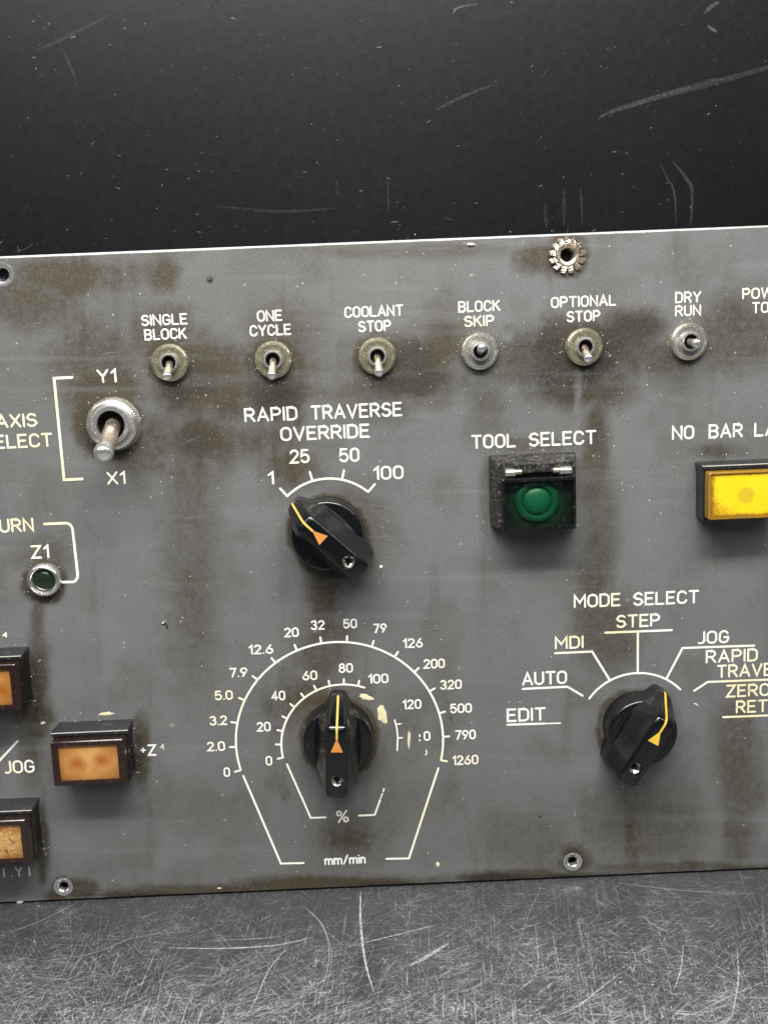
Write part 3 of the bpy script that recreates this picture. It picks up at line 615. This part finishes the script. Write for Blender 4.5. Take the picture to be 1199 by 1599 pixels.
# ------------------------------------------------------------------ toggle switches
def toggle(cx, cy, tipx, tipy, k, tipw, label, nutmat, levmat, bright='bright'):
    c = PX(cx, cy, 2.2 * k); t = PX(tipx, tipy, tipw)
    if k == 1:
        ro, rb, rh, hn, hb, lr = 6.0, 3.15, 2.35, 2.3, 4.0, (1.1, 1.32, 1.55)
    else:
        ro, rb, rh, hn, hb, lr = 8.4, 6.4, 4.7, 4.2, 5.6, (2.55, 2.85, 3.15)
    # threaded barrel with a black well
    prof = [(rb, 0), (rb, hb - .35), (rb - .3, hb), (rh + .15, hb), (rh, hb - .3), (rh, .5), (rh - .05, .4)]
    v, f = lathe(prof, 40); root = fixn(obj('toggle_switch', v, f[:-1], bright, panel, (c[0], 0, c[1]), 35)); root['label'] = label
    fixn(obj('well', *lathe([(rh + .02, hb - 1.5), (rh - .03, hb - 1.7), (rh - .1, .8), (.01, .75)], 32), 'hole', root))
    n = 96 if k == 1 else 112; kn = lambda i, q: (.16 if q % 2 else -.06) if i in (1, 2) else 0
    if k == 1: pr = [(ro - .1, .0), (ro, .25), (ro, hn - .35), (ro - .35, hn - .05), (ro - .75, hn), (ro - 1.15, hn - .45), (rb + .35, hn - .5), (rb - .05, hn - .5)]
    else: pr = [(ro - .1, .0), (ro, .3), (ro, hn - .7), (ro - .35, hn - .3), (ro - .7, hn - .15), (ro - 1.5, hn - .55), (rb - .05, hn - .6)]
    v, f = lathe(pr, n, kn); fixn(obj('nut', v, f[:-1], nutmat, root, smooth=28))
    if k == 1: fixn(obj('washer', *lathe([(ro + .35, 0), (ro + .35, .3), (ro - .3, .34), (ro - .6, .34)], 40), 'olive', root, smooth=30))
    else: fixn(obj('washer', *lathe([(ro + .7, 0), (ro + .7, .5), (ro - .3, .54), (ro - .6, .54)], 40, lambda i, q: (.15 if q % 2 else 0) if i in (0, 1) else 0), 'steel', root, smooth=30))
    p0 = (0, 0, 1.0); p1 = (t[0] - c[0], t[1] - c[1], tipw)
    r0, r1_, r2_ = lr; L = math.dist(p0, p1); e = r2_ / L
    rad = [(0, r0), (.45, r0 + .1), (.7, r1_), (.86 - e * .3, r2_ * .93), (1 - e * .75, r2_), (1 - e * .35, r2_ * .93), (1 - e * .12, r2_ * .72), (1, r2_ * .42), (1.002, r2_ * .05)]
    lo = [q for q in rad if q[0] <= .78]; s = .80 if k == 1 else .82
    bl = [(0, r0), (.45, r0 + .1), (s, r1_ * 1.05)]
    lv = fixn(obj('lever', *tube_between(p0, p1, bl, 24), levmat, root, smooth=40))
    tipr = [(s, r1_ * 1.05), (s + .06, r1_ * 1.10), (s + .1, r2_ * .99), (1 - e * .75, r2_), (1 - e * .35, r2_ * .93), (1 - e * .12, r2_ * .72), (1, r2_ * .42), (1.002, r2_ * .05)]
    fixn(obj('lever_tip', *tube_between(p0, p1, tipr, 24), 'bright', root, smooth=40))
    return root
toggle(264.5, 566.5, 260.5, 589.5, 1, 14, 'toggle switch under the SINGLE BLOCK lettering, lever down', 'olive', 'lever')
toggle(426.3, 562, 424, 588, 1, 14, 'toggle switch under the ONE CYCLE lettering, lever down', 'olive', 'lever')
toggle(589, 556.5, 592, 583, 1, 14, 'toggle switch under the COOLANT STOP lettering, lever down', 'olive', 'lever')
toggle(749.6, 548.5, 752.4, 542.5, 1, 14, 'toggle switch under the BLOCK SKIP lettering, lever raised', 'steel', 'lever')
toggle(912.9, 541.8, 918.6, 561, 1, 14, 'toggle switch in dark grime under the OPTIONAL STOP lettering', 'olive', 'rust')
toggle(1076.5, 533.5, 1088, 536.5, 1, 13, 'toggle switch under the DRY RUN lettering, lever turned sideways', 'steel', 'rust')
toggle(174, 663.3, 160.9, 711.5, 2, 25, 'large toggle switch between Y1 and X1, lever down', 'steel', 'rust')

# ------------------------------------------------------------------ rotary selector knobs
SEC = [  # s, half top, half base, height
 (16.2, .8, 1.1, 5.0), (16.05, 1.6, 1.9, 6.4), (15.6, 2.3, 2.6, 7.7), (14.9, 2.8, 3.1, 9.1), (13.6, 3.15, 3.6, 11.8), (12.2, 3.3, 4.3, 14.9), (11.2, 3.35, 5.1, 17.0), (10.6, 3.4, 5.7, 18.15), (10.1, 3.42, 6.2, 18.95), (9.5, 3.44, 6.7, 19.5), (8.7, 3.46, 7.4, 19.8), (7.8, 3.5, 7.8, 19.9),
 (5, 3.55, 8.3, 19.8), (0, 3.65, 8.7, 19.6), (-5, 3.75, 8.4, 19.4), (-9, 3.8, 7.9, 19.2), (-13.0, 3.8, 7.0, 18.9), (-15.0, 3.7, 6.4, 18.5), (-15.9, 3.45, 6.0, 17.8), (-16.3, 3.0, 5.6, 16.4)]
def kh(s):
    ss = [q[0] for q in SEC][::-1]; hh = [q[3] for q in SEC][::-1]; return float(np.interp(s, ss, hh))
def section(s, a, b_, h):
    half = [(b_, 0.0), (b_ * .995, min(8.2, h * .45))]
    lo, hi = half[-1][1], h - 1.3
    for k in range(1, 6):
        t = k / 6; x = b_ + (a - b_) * (1 - (1 - t) ** 1.12); half.append((x, lo + (hi - lo) * t))
    half += [(a + .12, hi), (a - .05, h - .80), (a - .35, h - .38), (a - .75, h - .12), (a - 1.25, h)]
    return [(x, -y, s) for x, y in half] + [(-x, -y, s) for x, y in half[::-1]]
def knob(cx, cy, angle, label, tri, ln):
    c = PX(cx, cy)
    hv = loft([section(*q) for q in SEC])
    cut = fixn(obj('cutter', *lathe([(2.3, 15.0), (2.3, 16), (2.3, 22), (.001, 22)], 28), 'knob'))
    cut.data.transform(Matrix.Translation((0, 0, -10.0 * MM)))
    bmc = bmesh.new(); bmc.from_mesh(cut.data); bmesh.ops.contextual_create(bmc, geom=[e for e in bmc.edges if e.is_boundary]); bmesh.ops.recalc_face_normals(bmc, faces=bmc.faces); bmc.to_mesh(cut.data); bmc.free()
    hn = fixn(obj('handle', *hv, 'knob'))
    md = hn.modifiers.new('b', 'BOOLEAN'); md.object = cut; md.operation = 'DIFFERENCE'; md.solver = 'EXACT'
    dg = bpy.context.evaluated_depsgraph_get(); me = bpy.data.meshes.new_from_object(hn.evaluated_get(dg))
    bpy.data.objects.remove(cut); bpy.data.objects.remove(hn)
    me.polygons.foreach_set('use_smooth', [True] * len(me.polygons)); me.set_sharp_from_angle(angle=R(38))
    root = bpy.data.objects.new('selector_knob', me); S.collection.objects.link(root); root.parent = panel
    root.location = (c[0] * MM, 0, c[1] * MM); root.rotation_euler = (0, R(angle), 0); root['label'] = label
    fixn(obj('skirt', *lathe([(12.4, 0), (12.4, .5), (12.2, 7.6), (12.05, 8.4), (11.75, 8.8), (11.4, 9.0), (11.0, 9.05), (.01, 8.7)], 72), 'knob', root, smooth=30))
    # set screw sunk in its well
    h0 = kh(-10.0)
    sv = lathe([(2.28, h0 - 3.9), (2.28, h0 - 2.0), (2.1, h0 - 1.75), (1.75, h0 - 2.1), (1.35, h0 - 2.5), (1.2, h0 - 2.55), (1.1, h0 - 3.3), (.01, h0 - 3.35)], 24, lambda i, q: (.28 if (q // 2) % 2 else -.2) if i in (4, 5, 6) else 0)
    fixn(obj('set_screw', *sv, 'steel', root, (0, 0, -10.0), 30)); fixn(obj('screw_socket', *lathe([(1.45, h0 - 2.95), (1.4, h0 - 2.7), (.01, h0 - 2.72)], 16), 'hole', root, (0, 0, -10.0)))
    # inlaid pointer: stripe and arrow
    ss = [16.1, 16.0, 15.6, 14.9, 13.6, 12.2, 11.2, 10.6, 10.1, 9.5, 8.7, 7.8, 7.2, 5.6]; vs, fs = [], []
    for k, s in enumerate(ss):
        for sx in (-1, 1):
            for dz in (-.15, .07): vs.append((sx * .36, -(kh(s) + dz), s + (.07 if s > 10 else 0)))
        if k:
            o = 4 * k; fs += [(o - 4 + a, o - 4 + b2, o + b2, o + a) for a, b2 in ((0, 1), (1, 3), (3, 2), (2, 0))]
    fs += [(0, 1, 3, 2), (4 * len(ss) - 4, 4 * len(ss) - 3, 4 * len(ss) - 1, 4 * len(ss) - 2)]
    fixn(obj('pointer_stripe', vs, fs, ln, root))
    z = lambda s, d: -(kh(s) + d)
    tv = [(0, z(6.0, d), 6.0) for d in (-.15, .09)] + [(-2.05, z(1.0, d), 1.0) for d in (-.15, .09)] + [(2.05, z(1.0, d), 1.0) for d in (-.15, .09)]
    fixn(obj('pointer_arrow', tv, [(0, 2, 4), (1, 5, 3), (0, 1, 3, 2), (2, 3, 5, 4), (4, 5, 1, 0)], tri, root))
    return root
k1c = (512.5, 830); k2c = (528.5, 1145); k3c = (993.5, 1131)
knob(*k1c, -45, 'black rotary knob under RAPID TRAVERSE OVERRIDE, pointer turned to 1', 'orangemark', 'yellowmark')
knob(*k2c, 3, 'black rotary knob in the feed dial, pointer turned to 80', 'orangemark', 'yellowmark')
knob(*k3c, 31, 'black rotary knob under MODE SELECT with golden pointer', 'goldmark', 'goldmark')

# ------------------------------------------------------------------ push buttons
def frame_ring(ow, oh, iw, ih, w0, w1, r=.8, cz=0, lip=.25):
    secs = [rrect(ow, oh, r, w0, 0, cz), rrect(ow, oh, r, w1 - lip, 0, cz), rrect(ow - 2 * lip, oh - 2 * lip, r, w1, 0, cz), rrect(iw, ih, .3, w1, 0, cz), rrect(iw - .2, ih - .2, .3, w0, 0, cz)]
    return loft(secs, False, False)
def button(cx, cy, label, lens, cap, lw=20.4, lh=12.7, lt=12.4):
    """cx, cy: photo pixel of the middle of the front face"""
    c = PX(cx, cy, 13.0)
    hs = [rrect(25.2, 18.6, .5, 0, 0, .3), rrect(25.6, 18.4, .5, 6.6, 0, .2), rrect(25.6, 18.4, .5, 8.6, 0, .2), rrect(25.0, 17.6, .4, 9.1, 0, .2), rrect(23, 16, .3, 9.1)]
    root = fixn(obj('push_button', *loft(hs), 'black', panel, (c[0], 0, c[1]), 30)); root['label'] = label
    fixn(obj('ledge', *loft([rrect(26.2, 1.5, .3, .0, 0, 9.5), rrect(26.9, 1.7, .3, 8.9, 0, 9.2), rrect(26.4, 1.2, .3, 9.4, 0, 9.2)]), 'slate', root, smooth=30))
    fixn(obj('worn_edge', *loft([rrect(26.7, .3, .1, 9.0, 0, 9.75), rrect(26.5, .22, .1, 9.5, 0, 9.7)]), 'dustw', root))
    fixn(obj('cap', *frame_ring(25.0, 16.0, lw, lh, 9.0, 13.2, .7), cap, root, smooth=30))
    fixn(obj('lens', *loft([rrect(lw + .3, lh + .3, .3, 9.2), rrect(lw + .3, lh + .3, .3, lt)]), lens, root))
    fixn(obj('cover', *loft([rrect(lw + .1, lh + .1, .3, 12.75), rrect(lw + .1, lh + .1, .3, 12.95)]), 'clear', root))
    return root
button(139, 1191, 'amber push button with two dark heat spots beside the +Z1 lettering', 'amber1', 'redbrown')
button(-29, 1075, 'amber push button above the JOG lettering', 'amber2', 'redbrown')
button(-11, 1316, 'amber push button with flaking lens above the worn Y1 lettering', 'amber3', 'redbrown')
button(1164, 773, 'bright yellow push button under the NO BAR lettering', 'yellow', 'ochre', 23.6, 14.7, 12.8)

def green_button():
    c = PX(841.5, 787, 13.0)
    hs = [rrect(29.4, 24.6, .5, 0, -.3, 3.2), rrect(29.4, 24.6, .5, 2.4, -.3, 3.2), rrect(26.4, 22.4, .5, 8.2, 0, 2.4), rrect(25.6, 21.6, .4, 8.8, 0, 2.4), rrect(24, 20, .3, 8.8, 0, 2.4)]
    root = fixn(obj('push_button', *loft(hs), 'dusty', panel, (c[0], 0, c[1]), 30)); root['label'] = 'green push button with a hinged flip cover under TOOL SELECT'
    fixn(obj('cap', *frame_ring(24.4, 17.6, 22.6, 15.4, 8.6, 13.4, .5), 'black', root, smooth=30))
    fixn(obj('reflector', *loft([rrect(22.8, 15.6, .3, 8.8), rrect(22.8, 15.6, .3, 10.2)]), 'greendark', root))
    dz = (-.3, 0, .6)
    fixn(obj('lens', *lathe([(7.6, 10.0), (7.5, 10.7), (6.9, 11.3), (6.0, 11.6), (5.2, 11.4), (4.9, 10.9), (4.75, 10.7)], 56), 'green', root, dz, 40))
    fixn(obj('lens_centre', *lathe([(4.74, 10.2), (4.74, 10.9), (4.2, 11.5), (3.0, 12.0), (1.5, 12.25), (.01, 12.3)], 48), 'greenlight', root, dz, 40))
    fixn(obj('cover', *loft([rrect(22.5, 15.3, .3, 12.8), rrect(22.5, 15.3, .3, 13.05)]), 'smoky', root))
    fixn(obj('hinge_bar', *loft([rrect(15.5, 3.4, .4, 8.4, -.3, 11.8), rrect(15.5, 3.2, .4, 11.2, -.3, 11.8), rrect(14.9, 2.6, .4, 11.7, -.3, 11.8)]), 'dusty', root, smooth=30))
    for x, l in ((-9.2, 3.4), (9.0, 4.2)):
        fixn(obj('hinge_knuckle', *tube_between((x - l / 2, 10.6, 11.6), (x + l / 2, 10.6, 11.6), [(0, 1.1), (.06, 1.45), (.94, 1.45), (1, 1.1)], 20), 'steel', root, smooth=40))
    for x in (-6.6, 6.2):
        fixn(obj('hinge_pin', *tube_between((x - 1.1, 10.8, 11.4), (x + 1.1, 10.8, 11.4), [(0, 1.0), (1, 1.0)], 14), 'rust', root, smooth=40))
    return root
green_button()

# ------------------------------------------------------------------ indicator lamp and lock washer
c = PX(68.5, 906.5, 2)
root = fixn(obj('indicator_lamp', *lathe([(5.9, 0), (5.9, 1.0), (5.6, 2.2), (5.1, 2.9), (4.6, 3.0), (4.15, 2.6), (3.85, 1.6), (3.8, .9)], 56), 'chrome', panel, (c[0], 0, c[1]), 50))
root['label'] = 'small round indicator lamp with chrome ring and dark green lens under Z1'
fixn(obj('lens', *lathe([(4.0, 1.0), (3.4, 1.7), (2.2, 2.1), (1.0, 2.25), (.01, 2.3)], 40), 'lamp', root, smooth=50))
c = PX(884.5, 398.5)
wv = [lathe([(3.75, .0), (3.9, 1.0), (3.6, 1.35), (3.0, 1.35), (2.35, 1.0), (2.15, .3), (2.1, -THICK)], 48)]; wv[0] = (wv[0][0], wv[0][1][:-1])
root = fixn(obj('lock_washer', *wv[0], 'rust', panel, (c[0], 0, c[1]), 40)); root['label'] = 'rusty toothed lock washer stuck over the screw hole near the top edge'
NTEE = 13
for k in range(NTEE):
    a = 2 * math.pi * k / NTEE + .1; secs = []
    for r, tw, hw in ((3.5, 0, .8), (4.3, .25, .9), (5.2, .55, .98), (5.95, .65, .85)):
        sec = []
        for x, y in ((-hw, -.2), (hw, -.2), (hw, .22), (-hw, .22)):
            X_, Y_ = x * math.cos(tw) - y * math.sin(tw), x * math.sin(tw) + y * math.cos(tw)
            sec.append((r * math.cos(a) - X_ * math.sin(a), -(.85 + Y_), r * math.sin(a) + X_ * math.cos(a)))
        secs.append(sec)
    fixn(obj('tooth', *loft(secs), 'rust', root))

# ------------------------------------------------------------------ chips, grit, dust
def lump(cx, cz, r, h, n=7, sx=1, sz=1, rot=0.0):
    top, base = [], []
    for k in range(n):
        a = 2 * math.pi * k / n; q = r * random.uniform(.7, 1.15); x, z = q * math.cos(a) * sx, q * math.sin(a) * sz
        x, z = x * math.cos(rot) - z * math.sin(rot), x * math.sin(rot) + z * math.cos(rot)
        base.append((cx + x, .02, cz + z)); top.append((cx + x * .6, -h * random.uniform(.7, 1), cz + z * .6))
    return loft([base, top])
def patch(name, px, py, rx, ry, rot, mat, h=.1, n=16, label=None):
    c = PX(px, py); k = 1 / 4.6
    return fixn(obj(name, *lump(c[0], c[1], 1, h, n, rx * k, ry * k, rot), mat, panel))
patch('paint_chip', 572, 1089, 13, 5, -.35, 'cream'); patch('paint_chip', 596, 1115, 8.5, 19, .22, 'cream', .12); patch('paint_chip', 638.5, 1154, 2.6, 18, -.06, 'cream', .07)
patch('paint_chip', 166.8, 1114.7, 14, 3.6, .04, 'cream'); patch('paint_chip', 31, 1409, 6, 3, 0, 'dustw'); patch('paint_chip', 683, 1350, 4, 5, .3, 'cream', .12); patch('paint_chip', 343, 1387, 4, 2, 0, 'cream')
patch('metal_chip', 257, 971, 5.5, 2.6, .2, 'steel', .8, 7); patch('metal_chip', 261, 978, 2.2, 4.5, .3, 'chip', .6, 6); patch('metal_chip', 735, 381.5, 10, 2.5, -.05, 'dustw', .7, 9)
patch('metal_chip', 595, 890, 4, 10, -.1, 'steel', .5, 9); patch('metal_chip', 267, 1133, 6, 5, .3, 'steel', .15, 9); patch('metal_chip', 328, 437, 5, 3, .2, 'chip', .5, 7); patch('metal_chip', 843, 1274, 3, 2, .2, 'chip', .4, 6)
patch('metal_chip', 67, 1129, 5, 3, .4, 'dustw', .6, 7); patch('metal_chip', 63, 1031, 1.2, 1.2, 0, 'dustw', .4, 6); patch('metal_chip', 1086, 1100, 6, 2, -.6, 'dustw', .2, 7)
parts = []
def grit(px, py, r=.14): c = PX(px, py); parts.append(lump(c[0], c[1], r * random.uniform(.6, 1.4), r * random.uniform(.4, 1), 6))
for i in range(520): grit(random.uniform(-60, 1260), random.triangular(360, 1400, 500), random.choice([.09, .12, .16, .2]))
for x, y, r in ((265, 567, 33), (427, 563, 31), (589, 557, 32), (750, 549, 32), (913, 542, 33), (1077, 534, 32), (174, 663, 46), (69, 907, 30)):
    for i in range(14): a = random.uniform(0, 6.28); q = r + abs(random.gauss(0, 4)); grit(x + q * math.cos(a), y + q * math.sin(a), .17)
for x0, y0, x1, y1 in ((765, 706, 900, 700), (768, 706, 775, 820), (1086, 712, 1199, 706), (1086, 715, 1088, 805), (75, 1135, 205, 1122), (214, 1140, 217, 1210), (-10, 1012, 45, 1008), (47, 1030, 55, 1110), (0, 1255, 60, 1250), (64, 1270, 72, 1360), (0, 404, 1199, 356), (90, 1374, 108, 1372)):
    for i in range(16): t = random.random(); grit(x0 + (x1 - x0) * t + random.gauss(0, 2.5), y0 + (y1 - y0) * t + random.gauss(0, 2.5), random.choice([.08, .1, .14, .26]))
g = fixn(obj('grit', *merge(*parts), 'dustw', panel)); g['kind'] = 'stuff'
items = []
for i in range(900):
    p = PX(random.uniform(-60, 1260), random.uniform(360, 1400)); r = random.random()
    ln = random.expovariate(1 / 1.2) + .5 if r < .9 else random.uniform(3, 9)
    items.append((wiggle(p[0], p[1], random.gauss(0.05, .35) if r < .75 else random.uniform(0, 3.1), ln, random.gauss(0, .8), 5), random.uniform(.08, .24), random.uniform(.12, .55)))
for P, wd, al in [([(640, 985), (670, 984), (695, 977)], .2, .6), ([(353, 1000), (362, 992), (370, 992)], .2, .5), ([(905, 600), (901, 625), (893, 650)], .9, .35), ([(915, 590), (912, 610)], .5, .35), ([(890, 870), (897, 860), (905, 862)], .25, .6), ([(900, 898), (908, 890), (914, 892)], .3, .5), ([(615, 1030), (622, 1022)], .2, .4)]:
    items.append((smoothpts([PX(*q) for q in P], 5), wd, al))
scratch_mesh('surface_scratches', items, 'scuff', panel, 'panel')
